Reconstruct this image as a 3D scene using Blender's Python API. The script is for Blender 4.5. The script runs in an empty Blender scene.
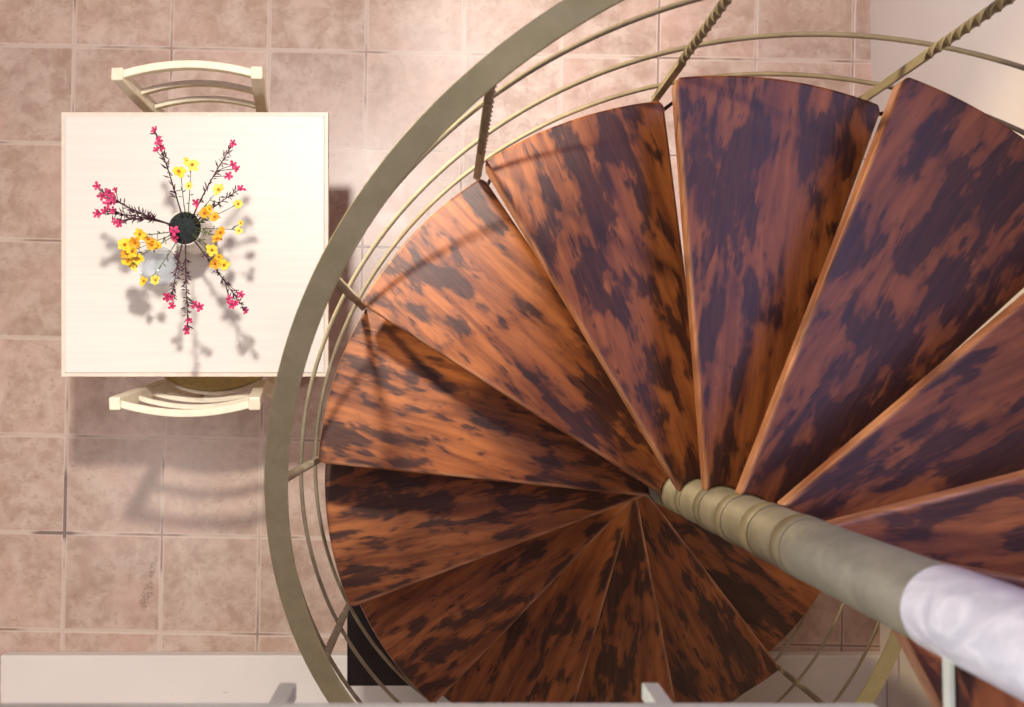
import bpy, bmesh, math, random
from mathutils import Vector, Matrix
PI = math.pi
S = bpy.context.scene
C = S.collection
R = math.radians

# ---------------------------------------------------------------- camera
H = 4.373                      # eye height above the tiled floor
FPX = 1280.6                   # focal length in pixels of a 1024 px wide frame
NX, NY = 444.9, 388.8          # the point straight below the lens
cam_d = bpy.data.cameras.new('camera')
cam = bpy.data.objects.new('camera', cam_d)
C.objects.link(cam)
cam.location = (0, 0, H)
cam_d.sensor_width = 36
cam_d.lens = FPX / 1024 * 36
cam_d.shift_x = (512 - NX) / 1024
cam_d.shift_y = (NY - 353.5) / 1024
cam_d.clip_start = .02
cam_d.dof.use_dof = True
cam_d.dof.focus_distance = 3.2
cam_d.dof.aperture_fstop = 7
S.camera = cam
S.view_settings.view_transform = 'Standard'
S.view_settings.look = 'None'
S.view_settings.exposure = 0
S.view_settings.gamma = 1
S.view_settings.use_curve_mapping = False


def at(px, py, z):             # photo pixel -> point at height z
    k = (H - z) / FPX
    return Vector(((px - NX) * k, -(py - NY) * k, z))


# ---------------------------------------------------------------- helpers
def srgb(r, g, b):
    f = lambda c: (c / 255 / 12.92) if c / 255 <= .04045 else ((c / 255 + .055) / 1.055) ** 2.4
    return (f(r), f(g), f(b), 1)


class NT:
    def __init__(self, name):
        self.m = bpy.data.materials.new(name)
        self.m.use_nodes = True
        self.t = self.m.node_tree
        self.b = self.t.nodes['Principled BSDF']

    def n(self, kind, **kw):
        nd = self.t.nodes.new(kind)
        for k, v in kw.items():
            setattr(nd, k, v)
        return nd

    def l(self, a, b):
        self.t.links.new(a, b)

    def math(self, op, a, b=None, c=None, clamp=False):
        nd = self.n('ShaderNodeMath', operation=op, use_clamp=clamp)
        for i, v in enumerate((a, b, c)):
            if v is None:
                continue
            if isinstance(v, (int, float)):
                nd.inputs[i].default_value = v
            else:
                self.l(v, nd.inputs[i])
        return nd.outputs[0]

    def mix(self, f, a, b, blend='MIX'):
        nd = self.n('ShaderNodeMix', data_type='RGBA', blend_type=blend)
        for i, v in ((0, f), (6, a), (7, b)):
            if isinstance(v, (int, float)):
                nd.inputs[i].default_value = v
            elif isinstance(v, tuple):
                nd.inputs[i].default_value = v
            else:
                self.l(v, nd.inputs[i])
        return nd.outputs[2]

    def ramp(self, f, lo, hi, smooth=True):
        nd = self.n('ShaderNodeMapRange')
        nd.interpolation_type = 'SMOOTHSTEP' if smooth else 'LINEAR'
        self.l(f, nd.inputs[0])
        nd.inputs[1].default_value = lo
        nd.inputs[2].default_value = hi
        return nd.outputs[0]

    def noise(self, vec, scale, detail=3, rough=.5, dist=0, w=None):
        nd = self.n('ShaderNodeTexNoise', noise_dimensions='4D' if w is not None else '3D')
        self.l(vec, nd.inputs['Vector'])
        if w is not None:
            self.l(w, nd.inputs['W'])
        nd.inputs['Scale'].default_value = scale
        nd.inputs['Detail'].default_value = detail
        nd.inputs['Roughness'].default_value = rough
        nd.inputs['Distortion'].default_value = dist
        return nd.outputs['Fac']

    def mapping(self, vec, scale=(1, 1, 1), rot=(0, 0, 0), loc=(0, 0, 0)):
        nd = self.n('ShaderNodeMapping')
        self.l(vec, nd.inputs['Vector'])
        nd.inputs['Scale'].default_value = scale
        nd.inputs['Rotation'].default_value = rot
        nd.inputs['Location'].default_value = loc
        return nd.outputs[0]

    def obj(self):
        return self.n('ShaderNodeTexCoord').outputs['Object']

    def bump(self, h, strength=.3, dist=.01):
        nd = self.n('ShaderNodeBump')
        nd.inputs['Strength'].default_value = strength
        nd.inputs['Distance'].default_value = dist
        self.l(h, nd.inputs['Height'])
        self.l(nd.outputs[0], self.b.inputs['Normal'])

    def set(self, col=None, rough=None, metal=None, spec=None, coat=None, coat_r=None):
        for k, v in (('Base Color', col), ('Roughness', rough), ('Metallic', metal), ('Specular IOR Level', spec),
                     ('Coat Weight', coat), ('Coat Roughness', coat_r)):
            if v is None:
                continue
            if isinstance(v, (int, float, tuple)):
                self.b.inputs[k].default_value = v
            else:
                self.l(v, self.b.inputs[k])
        return self.m


def plain(name, rgb, rough=.5, metal=0, var=.12, scale=20, spec=.5, stretch=(1, 1, 1)):
    t = NT(name)
    c = srgb(*rgb)
    n = t.noise(t.mapping(t.obj(), stretch), scale, 4)
    d = tuple(x * (1 - var) for x in c[:3]) + (1,)
    e = tuple(min(1, x * (1 + var)) for x in c[:3]) + (1,)
    return t.set(t.mix(t.ramp(n, .3, .7), d, e), rough, metal, spec)


# ---------------------------------------------------------------- materials
NOSE = .027                    # how far a tread's nosing stands ahead of the radius


def mat_tiles():
    t = NT('terracotta_tiles')
    o = t.obj()
    a = at(162, 535, 0)
    T = .3325
    ang = R(1.12)
    ca, sa = math.cos(ang), math.sin(ang)
    sp = t.n('ShaderNodeSeparateXYZ')
    t.l(o, sp.inputs[0])
    dx = t.math('SUBTRACT', sp.outputs[0], a.x)
    dy = t.math('SUBTRACT', sp.outputs[1], a.y)
    u = t.math('DIVIDE', t.math('SUBTRACT', t.math('MULTIPLY', dx, ca), t.math('MULTIPLY', dy, sa)), T)
    v = t.math('DIVIDE', t.math('ADD', t.math('MULTIPLY', dx, sa), t.math('MULTIPLY', dy, ca)), T)
    fu = t.math('ABSOLUTE', t.math('SUBTRACT', t.math('FRACT', u), .5))
    fv = t.math('ABSOLUTE', t.math('SUBTRACT', t.math('FRACT', v), .5))
    m = t.math('MAXIMUM', fu, fv)
    wob = t.math('MULTIPLY', t.math('SUBTRACT', t.noise(o, 60, 2), .5), .006)
    m = t.math('ADD', m, wob)
    edge = t.ramp(m, .470, .482)          # worn pale rim of a tile
    grout = t.ramp(m, .4865, .4905)
    cell = t.n('ShaderNodeCombineXYZ')
    t.l(t.math('FLOOR', u), cell.inputs[0])
    t.l(t.math('FLOOR', v), cell.inputs[1])
    wn = t.n('ShaderNodeTexWhiteNoise', noise_dimensions='3D')
    t.l(cell.outputs[0], wn.inputs['Vector'])
    off = t.n('ShaderNodeVectorMath', operation='MULTIPLY_ADD')
    t.l(wn.outputs['Color'], off.inputs[0])
    off.inputs[1].default_value = (9, 9, 9)
    t.l(o, off.inputs[2])
    n1 = t.noise(off.outputs[0], 13, 6, .68, .25)
    n2 = t.noise(off.outputs[0], 45, 4, .6)
    n3 = t.noise(off.outputs[0], 5, 2)
    c = t.mix(t.ramp(n1, .33, .68), srgb(178, 148, 130), srgb(208, 184, 168))
    c = t.mix(t.math('MULTIPLY', t.ramp(n3, .45, .7), .5), c, srgb(208, 170, 154))
    c = t.mix(t.math('MULTIPLY', t.ramp(n2, .56, .74), .45), c, srgb(160, 124, 104))
    hs = t.n('ShaderNodeHueSaturation')
    t.l(c, hs.inputs['Color'])
    t.l(t.math('ADD', t.math('MULTIPLY', wn.outputs['Value'], .16), .92), hs.inputs['Value'])
    c = hs.outputs[0]
    c = t.mix(t.math('MULTIPLY', edge, .5), c, srgb(226, 206, 192))
    gn = t.noise(o, 3.1, 3)
    gcol = t.mix(t.ramp(gn, .40, .52), srgb(156, 130, 116), srgb(206, 186, 170))
    # a few joints where the grout has gone black
    def blob(px, py, rx, ry, rot=0):
        p = at(px, py, 0)
        mp = t.n('ShaderNodeMapping', vector_type='TEXTURE')
        t.l(o, mp.inputs['Vector'])
        mp.inputs['Location'].default_value = p
        mp.inputs['Rotation'].default_value = (0, 0, rot)
        mp.inputs['Scale'].default_value = (rx, ry, 1)
        ln = t.n('ShaderNodeVectorMath', operation='LENGTH')
        t.l(mp.outputs[0], ln.inputs[0])
        return t.math('SUBTRACT', 1, t.ramp(ln.outputs['Value'], .6, 1.0))
    dark = t.math('MAXIMUM', blob(66, 505, .03, .15), blob(54, 534, .09, .022))
    dark = t.math('MULTIPLY', dark, t.ramp(m, .478, .487))
    c = t.mix(grout, c, gcol)
    c = t.mix(t.math('MULTIPLY', dark, .75), c, srgb(78, 54, 50))
    sm = t.math('MAXIMUM', blob(147, 595, .022, .06, R(-14)), blob(153, 568, .012, .05, R(-14)))
    sm = t.math('MULTIPLY', sm, t.ramp(t.noise(o, 95, 4, .7), .42, .62))
    c = t.mix(t.math('MULTIPLY', sm, .7), c, srgb(96, 78, 58))
    h = t.math('SUBTRACT', t.math('MULTIPLY', n2, .06), grout)
    t.bump(h, .35, .004)
    return t.set(c, t.math('ADD', .22, t.math('MULTIPLY', n1, .22)), 0, .5)


def mat_wood():
    t = NT('scorched_varnished_wood')
    o = t.obj()
    oi = t.n('ShaderNodeObjectInfo')
    sp = t.n('ShaderNodeSeparateXYZ')
    t.l(oi.outputs['Location'], sp.inputs[0])
    w = t.math('MULTIPLY', sp.outputs[2], 17.3)
    so = t.n('ShaderNodeSeparateXYZ')
    t.l(o, so.inputs[0])
    rim = t.ramp(so.outputs[1], NOSE - .011, NOSE - .003)     # worn strip along the nosing
    # grain runs along the middle line of each wedge
    o = t.mapping(o, (1, 1, 1), (0, 0, R(11)))
    wn = t.n('ShaderNodeTexNoise', noise_dimensions='4D')
    t.l(t.mapping(o, (3, 6, 4)), wn.inputs['Vector'])
    t.l(w, wn.inputs['W'])
    wn.inputs['Scale'].default_value = 1.3
    wn.inputs['Detail'].default_value = 2
    wv = t.n('ShaderNodeVectorMath', operation='MULTIPLY_ADD')
    t.l(wn.outputs['Color'], wv.inputs[0])
    wv.inputs[1].default_value = (.06, .035, .02)
    t.l(o, wv.inputs[2])
    wo = wv.outputs[0]
    grain = t.noise(t.mapping(wo, (2.2, 26, 10)), 1.6, 5, .6, .2, w)
    fine = t.noise(t.mapping(wo, (10, 150, 30)), 1.5, 3, .6, 0, w)
    blot = t.noise(t.mapping(wo, (8.5, 24, 10)), 1.0, 3, .58, .25, w)
    big = t.noise(t.mapping(wo, (2.2, 6.5, 5)), 1.15, 2, .5, .3, w)
    c = t.mix(t.ramp(grain, .32, .68), srgb(118, 62, 26), srgb(178, 106, 52))
    c = t.mix(t.math('MULTIPLY', t.ramp(fine, .5, .75), .35), c, srgb(112, 46, 22))
    c = t.mix(t.math('MULTIPLY', t.ramp(big, .55, .72), .45), c, srgb(182, 108, 44))
    # scorch marks: blotches that gather in clouds
    k = t.math('ADD', blot, t.math('MULTIPLY', t.math('SUBTRACT', big, .5), .55))
    k = t.math('ADD', k, t.math('MULTIPLY', t.math('SUBTRACT', fine, .5), .10))
    dash = t.noise(t.mapping(wo, (13, 46, 10), loc=(3, 7, 1)), 1.0, 3, .6, .1, w)
    k = t.math('MAXIMUM', k, t.math('ADD', t.math('SUBTRACT', dash, .115), t.math('MULTIPLY', t.math('SUBTRACT', big, .5), .25)))
    sc = t.math('MULTIPLY', t.ramp(k, .495, .575), t.math('ADD', .74, t.math('MULTIPLY', t.ramp(fine, .3, .7), .26)))
    halo = t.ramp(k, .42, .56)
    c = t.mix(t.math('MULTIPLY', halo, .5), c, srgb(88, 44, 28))
    c = t.mix(t.math('MULTIPLY', sc, .9), c, srgb(36, 14, 15))
    # end grain and nosing show less scorch
    ge = t.n('ShaderNodeNewGeometry')
    sn = t.n('ShaderNodeSeparateXYZ')
    t.l(ge.outputs['Normal'], sn.inputs[0])
    side = t.math('SUBTRACT', 1, t.ramp(t.math('ABSOLUTE', sn.outputs[2]), .3, .9))
    worn = t.mix(t.ramp(grain, .35, .7), srgb(140, 88, 58), srgb(204, 150, 112))
    c = t.mix(t.math('MULTIPLY', t.math('MAXIMUM', side, t.math('MULTIPLY', rim, t.ramp(grain, .3, .55))), .8), c, worn)
    t.bump(t.math('ADD', grain, t.math('MULTIPLY', fine, .4)), .12, .004)
    return t.set(c, t.math('ADD', .36, t.math('MULTIPLY', grain, .14)), 0, .5, .35, .3)


def mat_wall(name, rgb, var=.04):
    t = NT(name)
    o = t.obj()
    n = t.noise(o, 4, 5)
    c0 = srgb(*rgb)
    c = t.mix(t.ramp(n, .3, .7), tuple(x * (1 - var) for x in c0[:3]) + (1,), c0)
    sc = t.ramp(t.noise(t.mapping(o, (30, 30, 12)), 1, 4, .6), .70, .76)
    c = t.mix(t.math('MULTIPLY', sc, .35), c, srgb(150, 140, 140))
    t.bump(t.noise(o, 60, 3), .12, .003)
    return t.set(c, .7, 0, .3)


def mat_brushed(name, c0, c1, c2):
    t = NT(name)
    o = t.obj()
    n = t.noise(t.mapping(o, (6, 6, 3)), 3, 5, .6, .5)
    st = t.noise(t.mapping(o, (14, 14, 50)), 2, 4, .6, 1.5)
    c = t.mix(t.ramp(n, .3, .7), srgb(*c0), srgb(*c1))
    c = t.mix(t.math('MULTIPLY', t.ramp(st, .55, .75), .3), c, srgb(*c2))
    t.bump(st, .06, .003)
    return t.set(c, t.math('ADD', .5, t.math('MULTIPLY', n, .15)), .15, .4)


def mat_pole_white():
    t = NT('white_mottled')  # mottled white with a soft bump, for the upper pole
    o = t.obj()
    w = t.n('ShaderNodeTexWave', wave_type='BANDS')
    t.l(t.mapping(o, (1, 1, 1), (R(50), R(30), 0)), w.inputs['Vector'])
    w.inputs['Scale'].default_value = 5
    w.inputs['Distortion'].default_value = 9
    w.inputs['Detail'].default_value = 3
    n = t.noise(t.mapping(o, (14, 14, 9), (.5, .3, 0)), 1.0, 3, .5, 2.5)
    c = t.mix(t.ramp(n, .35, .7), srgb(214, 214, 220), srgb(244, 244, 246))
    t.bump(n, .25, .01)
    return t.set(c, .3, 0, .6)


M = {
    'tiles': mat_tiles(), 'wood': mat_wood(), 'pole': mat_brushed('dull_olive_paint', (124, 117, 97), (144, 136, 113), (166, 158, 136)),
    'metal': mat_brushed('olive_bronze_paint', (142, 131, 105), (164, 153, 126), (184, 174, 150)),
    'rail': mat_brushed('pale_olive_paint', (198, 195, 146), (216, 212, 164), (220, 216, 180)),
    'pole_white': mat_pole_white(),
    'wall': mat_wall('white_wall_paint', (232, 224, 218)),
    'plinth': mat_wall('white_plinth_paint', (230, 222, 214)),
    'ceil': mat_wall('white_ceiling_paint', (226, 224, 222)),
    'slab': mat_wall('landing_plaster', (206, 198, 190)),
    'cream': plain('cream_lacquer', (236, 224, 196), .38, 0, .06, 30),
    'top': plain('white_laminate', (226, 219, 207), .42, 0, .025, 3, stretch=(1, 30, 1)),
    'seat': plain('straw_coloured_seat', (206, 186, 122), .7, 0, .15, 60, stretch=(1, 6, 1)),
    'lip': plain('beige_lipping', (226, 208, 188), .45, 0, .05, 30),
    'dark_joint': plain('dark_joint', (70, 52, 38), .6),
    'vase': plain('cream_ceramic', (238, 230, 216), .25, 0, .04),
    'soil': plain('dark_green_foam', (30, 38, 36), .85, 0, .6, 160),
    'stem_p': plain('dark_plum_stem', (66, 40, 44), .6, 0, .3, 80),
    'leaf_p': plain('dark_plum_leaf', (84, 44, 60), .6, 0, .35, 90),
    'pink': plain('pink_petal', (204, 52, 104), .6, 0, .22, 120),
    'stem_y': plain('olive_green_stem', (88, 98, 50), .6, 0, .3, 80),
    'yellow': plain('yellow_petal', (246, 206, 52), .6, 0, .12, 120),
    'lemon': plain('pale_yellow_petal', (240, 222, 92), .6, 0, .12, 120),
    'orange': plain('orange_petal', (244, 176, 42), .6, 0, .16, 120),
    'eye': plain('orange_brown_flower_eye', (190, 104, 26), .7, 0, .2, 120),
    'black': plain('black_brown_lacquer', (24, 15, 13), .32, 0, .35, 14, stretch=(1, 12, 1)),
    'steel': plain('pale_grey_steel', (214, 218, 200), .45, .1, .06, 20),
    'iron': plain('dark_bolt_iron', (64, 50, 44), .5, .5, .2, 40),
}


def mat_glass():
    t = NT('pale_thin_glass')
    n = t.noise(t.obj(), 40, 3)
    t.b.inputs['Alpha'].default_value = .42
    return t.set(t.mix(n, srgb(226, 236, 246), srgb(248, 251, 253)), .1)


M['glass'] = mat_glass()


# ---------------------------------------------------------------- mesh helpers
def link(name, bm, mat, parent=None, smooth=False, bevel=0, loc=None, rotz=None):
    bmesh.ops.recalc_face_normals(bm, faces=bm.faces[:])
    me = bpy.data.meshes.new(name)
    bm.to_mesh(me)
    bm.free()
    me.materials.append(mat)
    if smooth:
        for p in me.polygons:
            p.use_smooth = True
    o = bpy.data.objects.new(name, me)
    C.objects.link(o)
    if parent:
        o.parent = parent
    if loc is not None:
        o.location = loc
    if rotz is not None:
        o.rotation_euler.z = rotz
    if bevel:
        b = o.modifiers.new('bevel', 'BEVEL')
        b.width = bevel
        b.segments = 2
        b.limit_method = 'ANGLE'
    return o


def thing(name, label, cat, loc=(0, 0, 0), rotz=0, group=None):
    o = bpy.data.objects.new(name, None)
    o.empty_display_size = .1
    C.objects.link(o)
    o.location = loc
    o.rotation_euler.z = rotz
    return tag(o, label, cat, group)


def tag(o, label, cat, group=None):
    o['label'] = label
    o['category'] = cat
    if group:
        o['group'] = group
    return o


def box(bm, x0, x1, y0, y1, z0, z1, mat=None):
    vs = [bm.verts.new((x, y, z)) for z in (z0, z1) for y in (y0, y1) for x in (x0, x1)]
    for f in ((0, 1, 3, 2), (4, 6, 7, 5), (0, 4, 5, 1), (2, 3, 7, 6), (0, 2, 6, 4), (1, 5, 7, 3)):
        bm.faces.new([vs[i] for i in f])
    if mat is not None:
        for v in vs:
            v.co = mat @ v.co


def prism(bm, pts, z0, z1):
    a = [bm.verts.new((x, y, z0)) for x, y in pts]
    b = [bm.verts.new((x, y, z1)) for x, y in pts]
    n = len(pts)
    bm.faces.new(a[::-1])
    bm.faces.new(b)
    for i in range(n):
        j = (i + 1) % n
        bm.faces.new((a[i], a[j], b[j], b[i]))


def sweep(bm, pts, prof, cap=True, up=Vector((0, 0, 1)), twist=None):
    """sweep a closed (a, b) profile along a polyline; a is sideways, b is upwards"""
    rings = []
    n = len(pts)
    for i, p in enumerate(pts):
        t = (pts[min(i + 1, n - 1)] - pts[max(i - 1, 0)]).normalized()
        u = up
        if abs(t.dot(u)) > .97:
            u = Vector((1, 0, 0))
        s = t.cross(u).normalized()
        w = s.cross(t).normalized()
        pr = prof(i / (n - 1)) if callable(prof) else prof
        a = twist(i) if twist else 0
        ca, sa = math.cos(a), math.sin(a)
        rings.append([bm.verts.new(p + s * (x * ca - y * sa) + w * (x * sa + y * ca)) for x, y in pr])
    m = len(rings[0])
    for i in range(n - 1):
        for j in range(m):
            k = (j + 1) % m
            bm.faces.new((rings[i][j], rings[i][k], rings[i + 1][k], rings[i + 1][j]))
    if cap:
        bm.faces.new(rings[0][::-1])
        bm.faces.new(rings[-1])


def circ(r, n=8):
    return [(r * math.cos(2 * PI * i / n), r * math.sin(2 * PI * i / n)) for i in range(n)]


def rect(w, h):
    return [(-w / 2, -h / 2), (w / 2, -h / 2), (w / 2, h / 2), (-w / 2, h / 2)]


def lathe(bm, prof, n=40, close=True):
    rings = [[bm.verts.new((r * math.cos(2 * PI * i / n), r * math.sin(2 * PI * i / n), z)) for i in range(n)] for r, z in prof]
    for a, b in zip(rings, rings[1:]):
        for i in range(n):
            j = (i + 1) % n
            bm.faces.new((a[i], a[j], b[j], b[i]))
    if close:
        bm.faces.new(rings[0][::-1])
        bm.faces.new(rings[-1])


def struct(name, bm, mat, **k):
    o = link(name, bm, mat, **k)
    o['kind'] = 'structure'
    return o


# ---------------------------------------------------------------- the room
XL, YB, ZC = -2.6, 2.9, 5.6
bm = bmesh.new(); box(bm, XL - .1, 1.7, -1.3, YB + .1, -.1, 0)
struct('floor', bm, M['tiles'])
# right wall, very slightly out of square with the tiles
xa, ya = at(871, 60, 0).xy
xb, yb = at(880, 650, 0).xy
sl = (xb - xa) / (yb - ya)
wx = lambda y: xa + (y - ya) * sl
bm = bmesh.new()
prism(bm, [(wx(-2.6), -2.6), (1.75, -2.6), (1.75, YB + .1), (wx(YB + .1), YB + .1)], 0, ZC)
struct('wall_right', bm, M['wall'])
bm = bmesh.new(); box(bm, XL - .1, XL, -2.6, YB + .1, 0, ZC)
struct('wall_left', bm, M['wall'])
bm = bmesh.new(); box(bm, XL, 1.45, YB, YB + .1, 0, ZC)
struct('wall_back', bm, M['wall'])
bm = bmesh.new(); box(bm, XL, 1.47, -1.3, -1.16, 0, 2.9)
struct('wall_front', bm, M['wall'])
bm = bmesh.new(); box(bm, XL, 1.47, -2.6, -2.5, 3.1, ZC)
struct('wall_upstairs', bm, M['wall'])
# low white plinth along the front of the tiled floor
yp = at(400, 651, 0).y
bm = bmesh.new(); box(bm, at(1, 660, .06).x, wx(-1), -1.16, yp, 0, .07)
struct('trim_1', bm, M['plinth'], bevel=.006)
bm = bmesh.new()
prism(bm, [(XL, -2.5), (1.45, -2.5), (1.45, -1.12), (.44, -1.12), (.44, -.42), (XL, -.42)], 2.92, 3.12)
struct('floor_landing', bm, M['slab'])
bm = bmesh.new(); box(bm, XL - .1, 1.75, -2.6, YB + .1, ZC, ZC + .1)
struct('ceiling', bm, M['ceil'])

# ---------------------------------------------------------------- spiral staircase
PX, PY = .5242, -.2307
RS = .825
RISE = .195
TH8 = 1.64684
DL = .464518
GAP = R(25.318)
ztop = lambda k: (k + 2) * RISE
adj = {3: R(-1.6), 9: R(.9), 10: R(-.8), 12: R(1.8)}
th = lambda k: TH8 - DL * (k - 8) + adj.get(k, 0)
stair = thing('spiral_staircase', 'spiral staircase of scorched brown wooden wedge treads around a thick olive metal pole',
              'staircase', (PX, PY, 0))

bm = bmesh.new()
lathe(bm, [(.12, 0), (.12, .012), (.045, .012), (.045, 3.06)], 40)
link('central_pole', bm, M['pole'], stair, smooth=False, bevel=0)
for p in bpy.data.objects['central_pole'].data.polygons:
    p.use_smooth = abs(p.normal.z) < .5
rnd = random.Random(4)
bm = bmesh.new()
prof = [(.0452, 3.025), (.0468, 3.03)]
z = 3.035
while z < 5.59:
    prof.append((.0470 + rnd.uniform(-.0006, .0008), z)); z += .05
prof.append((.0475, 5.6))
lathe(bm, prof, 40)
o = link('pole_upper', bm, M['pole_white'], stair, smooth=True)  # upper length of the pole, white and slightly wider than below
o['label'] = 'white uneven upper part of the pole'


BACK = .027                    # the rear edge also runs parallel to a radius


def tread_mesh(gap, thick=.046):
    """wedge whose rear outer corner lies at angle -gap"""
    bm = bmesh.new()
    r0 = .0465
    rc = .012
    a1 = math.asin(NOSE / RS)
    g0 = gap - math.asin(BACK / RS)
    rot = lambda x, y: (x * math.cos(-g0) - y * math.sin(-g0), x * math.sin(-g0) + y * math.cos(-g0))
    pts = [(math.sqrt(r0 * r0 - NOSE * NOSE), NOSE), (RS * math.cos(a1) - rc, NOSE)]
    n = 20
    for i in range(n + 1):
        a = a1 - .010 + (-gap + .020 - a1) * i / n
        pts.append((RS * math.cos(a), RS * math.sin(a)))
    pts.append(rot(RS * math.cos(a1) - rc, -BACK))
    pts.append(rot(math.sqrt(r0 * r0 - BACK * BACK), -BACK))
    e0, e1 = -g0 - math.asin(BACK / r0), math.asin(NOSE / r0)
    for i in range(1, 7):
        a = e0 + (e1 - e0) * i / 7
        pts.append((r0 * math.cos(a), r0 * math.sin(a)))
    prism(bm, pts, -thick, 0)
    return bm


tm = tread_mesh(GAP)
REAR = {7: R(25.6), 8: R(26.05), 9: R(28.1), 10: R(28.0), 11: R(27.4)}   # these reach a little further back
first = None
bm = bmesh.new()
lathe(bm, [(.0450, -.050), (.0464, -.050), (.0464, .003), (.0450, .003)], 48, close=False)
col_me = None
for k in range(-1, 15):
    if first is None:
        first = link('tread', tm, M['wood'], stair, bevel=.005)
        o = first
        cl = link('collar', bm, M['pole'], o, smooth=False)
        for p_ in cl.data.polygons: p_.use_smooth = abs(p_.normal.z) < .5
        col_me = cl.data
        b2 = bmesh.new()     # small bolt that ties the back corner of a tread to the upright
        sweep(b2, [Vector(((RS - .02) * math.cos(-GAP) , (RS - .02) * math.sin(-GAP) + .004, -.022)),
                   Vector(((RS - .02) * math.cos(-GAP) + .004, (RS - .02) * math.sin(-GAP) - .035, -.022))], circ(.0038, 8))
        bt = link('corner_bolt', b2, M['iron'], o, smooth=False)
    else:
        o = first.copy()
        C.objects.link(o)
        o.parent = stair
        if k < 12:
            c2 = cl.copy(); C.objects.link(c2); c2.parent = o
        if k < 14:
            c3 = bt.copy(); C.objects.link(c3); c3.parent = o
    if k in REAR or k == 14:
        b4 = tread_mesh(REAR.get(k, GAP), .016 if k == 14 else .046)
        o.data = bpy.data.meshes.new('tread')
        bmesh.ops.recalc_face_normals(b4, faces=b4.faces[:])
        b4.to_mesh(o.data)
        b4.free()
        o.data.materials.append(M['wood'])
    o.location = (0, 0, ztop(k))
    o.rotation_euler.z = th(k)
    if k >= 8:
        o['label'] = 'upper tread with a violet sheen on its varnish'
    if k == 14:
        b3 = bmesh.new()
        a = -GAP + math.asin(BACK / RS)
        m4 = Matrix.Rotation(a, 4, 'Z')
        box(b3, .02, .6, -BACK - .005, -BACK - .0005, -.0165, .002, m4)
        link('edge_strip', b3, M['steel'], o)


def ramp_z(a):                 # height of the tread line at angle a
    return RISE * (10 - (a - TH8) / DL)


def hand_z(a):
    z0 = ramp_z(a)
    return max(RISE * 6 + (z0 - RISE * 6) * 1.128 + .752, z0 + .68)


def helix(a0, a1, rad, zf, n):
    return [Vector((rad * math.cos(a), rad * math.sin(a), zf(a))) for a in [a0 + (a1 - a0) * i / n for i in range(n + 1)]]


A_LO = th(-1) + R(1.7)
A_HI = th(13) - R(12)
bm = bmesh.new()
sweep(bm, helix(A_LO + R(2), th(12.2), .8222, hand_z, 150), rect(.041, .009))
link('handrail', bm, M['rail'], stair, bevel=.0015)
for dz in (.443, .117, -.147):
    rr = .8525 if dz > 0 else .8455
    bm = bmesh.new()
    d2 = dz if dz > 0 else -.135
    sweep(bm, helix(A_LO, th(12.6), rr, lambda a: ramp_z(a) + d2, 220), circ(.0047, 8))
    link('guard_rod', bm, M['metal'], stair, smooth=True)
for k in range(0, 13):
    a = th(k) + R(1.8)
    rb = .8350
    zb = ztop(k - 1) - .04
    zt = hand_z(a) - .003
    n = 90
    pts = [Vector((rb * math.cos(a), rb * math.sin(a), zb + (zt - zb) * i / n)) for i in range(n + 1)]
    L = zt - zb
    f0, f1 = .30, .92

    def tw(i, n=n):
        f = i / n
        return a + min(max((f - f0) / (f1 - f0), 0), 1) * 2 * PI * 4.5
    bm = bmesh.new()
    sweep(bm, pts, rect(.0135, .0135), twist=tw)
    link('baluster', bm, M['metal'], stair)

# ---------------------------------------------------------------- landing guard railing
gr = thing('guard_railing', 'pale grey steel guard railing along the landing edge at the bottom of the view', 'railing', (0, -.42, 3.12))
g = lambda bm, nm: link(nm, bm, M['steel'], gr, bevel=.0015)
y0 = -.337 + .42
bm = bmesh.new(); box(bm, -2.59, .43, y0 - .015, y0 + .022, -.032, -.012); g(bm, 'bottom_rail')
bm = bmesh.new(); box(bm, -2.59, .43, y0 - .02, y0 + .02, .86, .90); g(bm, 'top_rail')
for x in (-2.175, -1.775, -1.375, -.975, -.575, -.175, .229):
    bm = bmesh.new()
    box(bm, x - .0095, x + .0095, y0 - .0095 , y0 + .0095, -.175, .87)
    p = g(bm, 'post')
    bm = bmesh.new(); box(bm, x - .008, x + .008, -.002, y0 - .009, -.14, -.10)
    link('bracket', bm, M['steel'], p)

# ---------------------------------------------------------------- table
zt = .75
tl, br = at(61, 112, zt), at(328, 376.5, zt)
cx, cy = (tl.x + br.x) / 2, (tl.y + br.y) / 2
hx, hy = (br.x - tl.x) / 2, (tl.y - br.y) / 2
table = thing('dining_table', 'square white-topped dining table with cream edge standing on the tiled floor', 'table', (cx, cy, 0))
bm = bmesh.new()
prism(bm, [(-hx + .010, -hy + .010), (hx - .010, -hy + .010), (hx - .010, hy - .010), (-hx + .010, hy - .010)], zt - .03, zt)
link('tabletop', bm, M['top'], table, bevel=.003)
bm = bmesh.new()                                        # lipping round the top
for (x0, x1, ya_, yb_) in ((-hx, hx, -hy, -hy + .010), (-hx, hx, hy - .010, hy), (-hx, -hx + .010, -hy + .010, hy - .010), (hx - .010, hx, -hy + .010, hy - .010)):
    box(bm, x0, x1, ya_, yb_, zt - .035, zt - .004)
link('edge_lipping', bm, M['lip'], table)
bm = bmesh.new()
for s in (-1, 1):
    box(bm, -hx + .10, hx - .10, s * (hy - .12) - .01, s * (hy - .12) + .01, zt - .12, zt - .03)
    box(bm, s * (hx - .12) - .01, s * (hx - .12) + .01, -hy + .10, hy - .10, zt - .12, zt - .03)
link('apron', bm, M['cream'], table)
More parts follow.
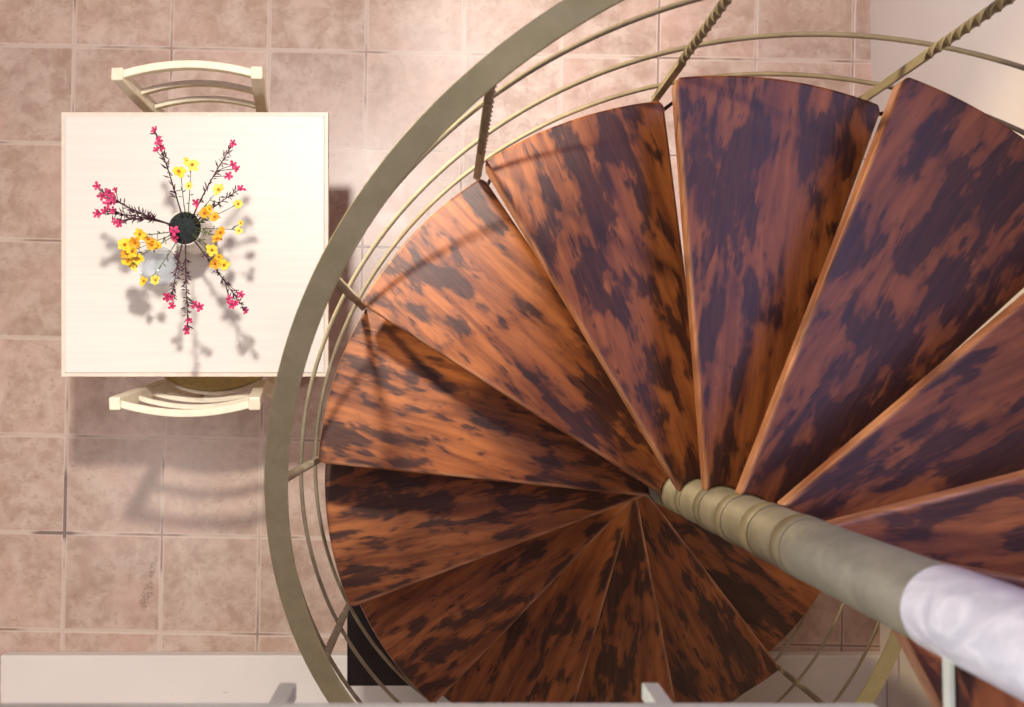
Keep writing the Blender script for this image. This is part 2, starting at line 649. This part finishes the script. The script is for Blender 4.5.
for sx in (-1, 1):
    for sy in (-1, 1):
        bm = bmesh.new()
        q0 = Vector((sx * (hx - .12), sy * (hy - .12), zt - .03))
        q1 = Vector((sx * (hx - .115), sy * (hy - .115), 0))
        sweep(bm, [q0, q1], lambda f: rect(.055 - .018 * f, .055 - .018 * f))
        link('leg', bm, M['cream'], table, bevel=.003)


# ---------------------------------------------------------------- chairs
def make_chair(label, loc, rotz):
    """local frame: the sitter faces +y, the back stands at y = 0"""
    t = thing('dining_chair', label, 'chair', loc, rotz, 'cream dining chairs at the table')
    back = lambda z: -.025 - (z - .45) * .115          # rake of the back
    half = lambda z: .148 + (z - .45) * .098           # the back widens upwards
    bm = bmesh.new()
    pts = []
    n = 14
    for i in range(n + 1):                             # rear edge, bowed
        x = -.150 + .300 * i / n
        pts.append((x, -.002 - .040 * (1 - (x / .150) ** 2)))
    pts += [(.195, .27)]
    for i in range(n + 1):
        x = .195 - .39 * i / n
        pts.append((x, .325 + .02 * (1 - (x / .195) ** 2)))
    pts += [(-.195, .27)]
    prism(bm, pts, .425, .455)
    link('seat', bm, M['seat'], t, bevel=.006)
    bm = bmesh.new()
    sweep(bm, [Vector((x, -.008 - .040 * (1 - (x / .150) ** 2), .44)) for x in [-.140 + .28 * i / 18 for i in range(19)]], rect(.011, .036))
    link('seat_rail', bm, M['cream'], t, bevel=.003)
    for s in (-1, 1):
        bm = bmesh.new()
        zz = [0, .2, .44, .6, .75, .885]
        P = [Vector((s * (half(z) if z > .45 else .148 - (.45 - z) * .02), (back(z) if z > .45 else -.025 - (.45 - z) * .06), z)) for z in zz]
        sweep(bm, P, lambda f: rect(.033, .040 - .004 * f), up=Vector((0, 1, 0)))
        link('back_post', bm, M['cream'], t, bevel=.004)
        bm = bmesh.new()
        P = [Vector((s * .17, .30, .43)), Vector((s * .18, .31, 0))]
        sweep(bm, P, lambda f: rect(.034 - .01 * f, .034 - .01 * f))
        link('leg', bm, M['cream'], t, bevel=.003)
        bm = bmesh.new()
        sweep(bm, [Vector((s * .148, -.03, .25)), Vector((s * .174, .304, .25))], rect(.018, .024))
        link('stretcher', bm, M['cream'], t, bevel=.002)
    for z, hgt, thk, bow in ((.862, .034, .021, .029), (.72, .028, .015, .030), (.60, .028, .015, .026)):
        bm = bmesh.new()
        w = half(z)
        P = []
        for i in range(21):
            x = -w + 2 * w * i / 20
            P.append(Vector((x, back(z) - bow * (1 - (x / w) ** 2), z)))
        sweep(bm, P, rect(thk, hgt))
        link('back_slat', bm, M['cream'], t, bevel=.003)
    return t


# back stands at these floor points
p_up = at(188, 75, .87)
p_lo = at(185.5, 403, .87)
make_chair('cream slat-back chair at the upper edge of the table, away from the white plinth',
           (p_up.x, p_up.y - .073, 0), PI + R(.5))
make_chair('cream slat-back chair tucked in at the lower edge of the table, beside the handrail',
           (p_lo.x, p_lo.y + .073, 0), 0)

# ---------------------------------------------------------------- vase, dish, flowers
vz = .985
vc = at(184.5, 228, vz)
VX, VY = vc.x, vc.y
vase = thing('vase', 'cream flower vase with a dark filled mouth in the middle of the white table', 'vase', (VX, VY, zt))
bm = bmesh.new()
h = vz - zt
lathe(bm, [(.036, 0), (.040, .004), (.052, .06), (.056, .11), (.050, .17), (.045, .21), (.0465, h), (.0435, h), (.0425, h - .012)], 44)
link('body', bm, M['vase'], vase, smooth=True)
bm = bmesh.new()
lathe(bm, [(.0428, h - .02), (.0432, h - .006), (.035, h - .001), (.018, h + .003), (.003, h + .004)], 36)
rr = random.Random(8)
for v in bm.verts:
    v.co.z += rr.uniform(-.002, .002)
link('filling', bm, M['soil'], vase, smooth=True)

dc = at(161, 267, zt + .03)
dish = thing('glass_dish', 'round pale glass dish on the white tabletop below the yellow blossoms', 'dish', (dc.x, dc.y, zt))
bm = bmesh.new()
lathe(bm, [(.030, 0), (.036, .003), (.050, .03), (.0535, .052), (.0515, .053), (.048, .032), (.034, .010), (.004, .008)], 44)
link('bowl', bm, M['glass'], dish, smooth=True)
bm = bmesh.new()
lathe(bm, [(.0515, .050), (.0545, .050), (.0550, .053), (.0545, .056), (.0515, .056), (.0510, .053)], 44, close=False)
link('rim', bm, M['glass'], dish, smooth=True)


def blossom_mesh(rng, rad, npet, tilt, wide):
    bm = bmesh.new()
    for i in range(npet):
        a = 2 * PI * i / npet + rng.uniform(-.2, .2)
        L = rad * rng.uniform(.85, 1.1)
        el = tilt + rng.uniform(-.25, .25)
        d = Vector((math.cos(a), math.sin(a), 0))
        s = Vector((-math.sin(a), math.cos(a), 0))
        top, bot = [], []
        for f, w in ((.06, .14), (.35, wide * .75), (.7, wide), (.93, wide * .6), (1.0, .08)):
            zz = math.sin(el) * L * f - .25 * L * f * f
            c = d * (L * f * math.cos(el)) + Vector((0, 0, zz))
            ww = L * w * .5
            top.append([bm.verts.new(c - s * ww + Vector((0, 0, .12 * ww))), bm.verts.new(c + Vector((0, 0, -.1 * ww))), bm.verts.new(c + s * ww + Vector((0, 0, .12 * ww)))])
        for q0, q1 in zip(top, top[1:]):
            for j in range(2):
                bm.faces.new((q0[j], q0[j + 1], q1[j + 1], q1[j]))
    r = bmesh.ops.extrude_face_region(bm, geom=bm.faces[:])
    for v in [g_ for g_ in r['geom'] if isinstance(g_, bmesh.types.BMVert)]:
        v.co.z -= .0006
    return bm


mouth = Vector((VX, VY, vz))


def sprig(label, tips, blooms, kind, seed, group, lift=.10, leaf=0, fan=False):
    """tips: [(px, py, z)] ends of the branches; blooms: [(px, py, z, size, material, branch)]"""
    rng = random.Random(seed)
    t = thing('flower_sprig', label, 'flowers', (VX, VY, vz - .02), 0, group)
    inv = Vector((VX, VY, vz - .02))
    bm = bmesh.new()
    paths = []
    sr = .0017 if kind == 'pink' else .0012
    mean = sum((at(*q) for q in tips), Vector()) / len(tips)
    for (px, py, z) in tips:
        e = at(px, py, z)
        dirv = (e - mouth); dirv.z = 0
        if fan:
            dirv = mean - mouth; dirv.z = 0
        base = mouth + dirv.normalized() * .026
        base.z = vz - .004
        mid = (base + e) / 2 + Vector((rng.uniform(-.006, .006), rng.uniform(-.006, .006), lift * (e - base).length * .9))
        if fan:
            mid = base + (mean - base) * .62 + Vector((0, 0, lift * .09)) + Vector((rng.uniform(-.005, .005), rng.uniform(-.005, .005), 0))
        P = []
        for i in range(15):
            f = i / 14
            P.append(base * (1 - f) ** 2 + mid * 2 * f * (1 - f) + e * f * f)
        paths.append(P)
        sweep(bm, [p - inv for p in P], lambda f: circ(sr * (1.25 - .7 * f), 6))
    fol = bmesh.new()
    for (px, py, z, size, mt, bi) in blooms:
        c = at(px, py, z)
        # twig from the branch to the blossom
        P = paths[bi]
        q = min(range(3, 15), key=lambda i: (P[i] - c).length + .012 * (i > 11))
        q = max(3, q - 2)
        if (P[q] - c).length > .006:
            sweep(bm, [P[q] - inv, (P[q] * .5 + c * .5) - inv + Vector((0, 0, .004)), c - inv], circ(sr * .6, 5))
    link('stem', bm, M['stem_p'] if kind == 'pink' else M['stem_y'], t, smooth=True)
    for P in paths:
        if leaf == 0:
            break
        for i in range(leaf):
            f = rng.uniform(.22, .97)
            j = min(int(f * 14), 13)
            b = P[j].lerp(P[j + 1], f * 14 - j)
            ax = (P[j + 1] - P[j]).normalized()
            side = Vector((rng.uniform(-1, 1), rng.uniform(-1, 1), rng.uniform(-.4, .8))).normalized()
            d = (ax * rng.uniform(.5, 1.2) + side).normalized()
            L = rng.uniform(.011, .024)
            s = d.cross(Vector((0, 0, 1))).normalized() * L * .085
            tip = b + d * L + Vector((0, 0, -.15 * L))
            m_ = b + d * L * .5
            vs = [fol.verts.new(v - inv) for v in (b, m_ + s, tip, m_ - s)]
            u_ = fol.verts.new(m_ - inv + Vector((0, 0, -.0010)))
            fol.faces.new(vs)
            for q in range(4):
                fol.faces.new((vs[(q + 1) % 4], vs[q], u_))
    if leaf:
        link('foliage', fol, M['leaf_p'] if kind == 'pink' else M['stem_y'], t)
    else:
        fol.free()
    for (px, py, z, size, mt, bi) in blooms:
        c = at(px, py, z) - inv
        if kind == 'pink':
            b = blossom_mesh(rng, size * 1.2, 5, R(30), .55)
        else:
            b = blossom_mesh(rng, size, 6, R(28), .68)
        o = link('blossom', b, M[mt], t, loc=c)
        o.rotation_euler = (rng.uniform(-.5, .5), rng.uniform(-.5, .5), rng.uniform(0, 6))
        e = bmesh.new()
        bmesh.ops.create_icosphere(e, subdivisions=1, radius=size * (.16 if kind == 'pink' else .24), matrix=Matrix.Translation((0, 0, size * .12)))
        link('flower_eye', e, M['leaf_p'] if kind == 'pink' else M['eye'], o)
    return t


GP, GY = 'pink flower sprigs in the vase', 'yellow flower sprigs in the vase'
p = 'pink'
zz = 1.07
sprig('thick dark-leaved pink flower sprig reaching left from the vase, fullest of the pink ones',
      [(99, 190, 1.08), (98, 214, 1.07), (119, 222, 1.05), (112, 197, 1.10)],
      [(97, 186, 1.09, .011, p, 0), (102, 196, 1.09, .012, p, 0), (109, 193, 1.10, .013, p, 3), (114, 199, 1.11, .013, p, 3), (108, 204, 1.10, .013, p, 3),
       (97, 214, 1.08, .012, p, 1), (105, 211, 1.08, .012, p, 1), (120, 223, 1.06, .013, p, 2), (116, 190, 1.10, .009, p, 3), (113, 210, 1.08, .01, p, 1), (115, 222, 1.06, .01, p, 2)],
      'pink', 1, GP, leaf=60, fan=True)
sprig('pink flower sprig rising straight towards the top edge of the table',
      [(155, 131, 1.13)],
      [(155, 130, 1.135, .011, p, 0), (159, 141, 1.13, .012, p, 0), (161, 147, 1.12, .012, p, 0), (156, 150, 1.12, .009, p, 0)], 'pink', 2, GP, leaf=72)
sprig('pink flower sprig leaning to the upper right of the vase, above the orange blossoms',
      [(233, 144, 1.13), (240, 189, 1.09)],
      [(233, 143, 1.135, .011, p, 0), (233, 165, 1.12, .012, p, 0), (237, 169, 1.12, .011, p, 0), (228, 176, 1.11, .012, p, 0), (241, 189, 1.095, .012, p, 1), (196, 203, 1.04, .012, p, 0)],
      'pink', 3, GP, leaf=54)
sprig('short pink flower sprig pointing down from the vase beside the glass dish',
      [(172, 300, 1.02)],
      [(167, 297, 1.03, .013, p, 0), (172, 306, 1.02, .011, p, 0), (171, 297, 1.03, .011, p, 0)], 'pink', 4, GP, leaf=62)
sprig('long pink flower sprig pointing straight down the table, with the lowest blossom',
      [(188, 330, 1.03)],
      [(195, 305, 1.04, .012, p, 0), (200, 307, 1.04, .013, p, 0), (189, 320, 1.035, .010, p, 0), (187, 330, 1.03, .013, p, 0)], 'pink', 5, GP, leaf=72)
sprig('pink flower sprig slanting to the lower right towards the handrail',
      [(245, 310, 1.04)],
      [(232, 305, 1.045, .013, p, 0), (241, 295, 1.05, .012, p, 0), (246, 311, 1.04, .011, p, 0), (229, 299, 1.05, .010, p, 0), (236, 303, 1.045, .009, p, 0)], 'pink', 6, GP, leaf=72)
sprig('single pink blossom hanging over the left rim of the vase',
      [(176, 232, 1.03)], [(174, 231, 1.035, .016, p, 0), (175, 238, 1.03, .011, p, 0)], 'pink', 7, GP, leaf=0)
y, lm, og = 'yellow', 'lemon', 'orange'
sprig('yellow flower sprig above the vase with two big blossoms side by side',
      [(181, 172, 1.11), (191, 166, 1.12)],
      [(179, 172, 1.115, .021, y, 0), (192, 165, 1.125, .020, lm, 1), (189, 186, 1.115, .013, lm, 1), (187, 161, 1.12, .013, lm, 1)], 'yellow', 11, GY, leaf=7)
sprig('orange and yellow flower sprig just above the right rim of the vase',
      [(219, 190, 1.10), (238, 204, 1.09), (212, 215, 1.06)],
      [(219, 190, 1.105, .019, lm, 0), (238, 204, 1.095, .015, lm, 1), (205, 213, 1.06, .019, og, 2), (215, 217, 1.065, .017, og, 2), (210, 209, 1.06, .014, y, 2)], 'yellow', 12, GY, leaf=7)
sprig('thin yellow flower sprig stretching right of the vase with small pale blossoms',
      [(239, 230, 1.06), (220, 237, 1.04)],
      [(239, 231, 1.065, .013, lm, 0), (241, 223, 1.065, .010, lm, 0), (221, 233, 1.05, .019, og, 1), (217, 239, 1.045, .016, og, 1)], 'yellow', 13, GY, leaf=7)
sprig('yellow flower sprig bending down on the right of the vase above a pink one',
      [(214, 250, 1.08), (220, 264, 1.08)],
      [(212, 250, 1.085, .018, y, 0), (215, 263, 1.09, .018, og, 1), (224, 265, 1.085, .019, y, 1), (219, 257, 1.09, .014, y, 1)], 'yellow', 14, GY, leaf=7)
sprig('bushy yellow flower sprig left of the vase, hanging over the glass dish',
      [(138, 235, 1.07), (128, 262, 1.05), (150, 280, 1.00), (135, 250, 1.08)],
      [(140, 234, 1.08, .018, y, 0), (125, 245, 1.07, .021, y, 3), (133, 251, 1.085, .022, y, 3), (128, 262, 1.06, .020, y, 1), (139, 259, 1.065, .018, y, 1),
       (152, 245, 1.06, .018, og, 0), (148, 239, 1.07, .015, og, 0), (135, 242, 1.08, .019, og, 3), (158, 246, 1.05, .014, y, 0),
       (144, 281, 1.0, .016, y, 2), (156, 280, 1.0, .016, lm, 2), (126, 253, 1.07, .017, og, 3), (133, 267, 1.05, .014, lm, 1)], 'yellow', 15, GY, leaf=9)

# ---------------------------------------------------------------- dark cabinet under the stairs
cz = .56
x0 = at(347, 640, cz).x
yk = at(400, 686, cz).y
cab = thing('cabinet', 'low black cabinet on the tiles under the stairs, against the white plinth', 'cabinet', (x0 + .27, yk + .13, 0))
bm = bmesh.new(); box(bm, -.262, .262, -.122, .122, .03, cz - .018)
link('body', bm, M['black'], cab, bevel=.003)
bm = bmesh.new(); box(bm, -.27, .27, -.13, .13, cz - .018, cz)
link('top', bm, M['black'], cab, bevel=.003)
bm = bmesh.new(); box(bm, -.25, .25, -.11, .11, 0, .03)
link('plinth', bm, M['black'], cab)
for s in (-1, 1):
    bm = bmesh.new(); box(bm, min(s * .003, s * .258), max(s * .003, s * .258), .122, .136, .04, cz - .026)
    d = link('door', bm, M['black'], cab, bevel=.002)
    bm = bmesh.new(); box(bm, s * .03 - .006, s * .03 + .006, .136, .15, .3, .38)
    link('handle', bm, M['steel'], d)
bm = bmesh.new(); box(bm, -.27, -.23, -.1325, -.13, cz - .012, cz - .002)
link('hinge_plate', bm, M['steel'], cab)

# ---------------------------------------------------------------- light
def point(name, loc, w, col, rad):
    l = bpy.data.lights.new(name, 'POINT')
    l.energy = w
    l.color = col
    l.shadow_soft_size = rad
    o = bpy.data.objects.new(name, l)
    C.objects.link(o)
    o.location = loc
    return o


def area(name, loc, target, sx, sy, w, col):
    l = bpy.data.lights.new(name, 'AREA')
    l.shape = 'RECTANGLE'
    l.size, l.size_y = sx, sy
    l.energy = w
    l.color = col
    o = bpy.data.objects.new(name, l)
    C.objects.link(o)
    o.location = loc
    o.rotation_euler = (Vector(target) - Vector(loc)).to_track_quat('-Z', 'Y').to_euler()
    return o


def spot(name, loc, target, half, blend, w, col, rad):
    l = bpy.data.lights.new(name, 'SPOT')
    l.energy = w
    l.color = col
    l.shadow_soft_size = rad
    l.spot_size = R(2 * half)
    l.spot_blend = blend
    o = bpy.data.objects.new(name, l)
    C.objects.link(o)
    o.location = loc
    o.rotation_euler = (Vector(target) - Vector(loc)).to_track_quat('-Z', 'Y').to_euler()
    return o


spot('downlight_over_the_table', (-.38, 1.14, 3.5), (-1.0, .72, 0), 34.5, .4, 305, (1.0, .95, .88), .075)
spot('added_fill_back_right', (-.2, 1.9, 2.9), (1.3, 1.35, 0), 29, .7, 230, (1.0, .95, .91), .06)  # added fill spot, no known fixture, brightens the far right floor and wall
spot('added_fill_lower_left', (-1.55, -.56, 2.86), (-1.2, -.55, 0), 33, .7, 55, (1.0, .94, .88), .15)  # extra fill placed below the slab to lift the lower-left tiles and plinth
spot('wall_spotlight_at_the_stairs', (-1.3, 1.3, 2.25), (.44, .25, 1.80), 26, .55, 250, (1.0, .81, .52), .07)
area('upstairs_window_daylight', (1.40, .75, 4.3), (0, .4, 3.4), 1.9, 1.7, 40, (.62, .52, 1.0))
spot('upstairs_lamp', (-1.6, .0, 4.3), (.28, -.36, 3.2), 13, .6, 190, (.95, .95, 1.0), .08)
area('added_fill_overhead', (-1.9, 1.2, 5.5), (-1.6, 1.0, 0), 1.2, 1.2, 17, (1.0, .95, .88))  # soft area light added as fill to lighten shadows on table and floor

w = bpy.data.worlds.new('world')
S.world = w
w.use_nodes = True
w.node_tree.nodes['Background'].inputs[0].default_value = (.8, .82, 1, 1)
w.node_tree.nodes['Background'].inputs[1].default_value = .025
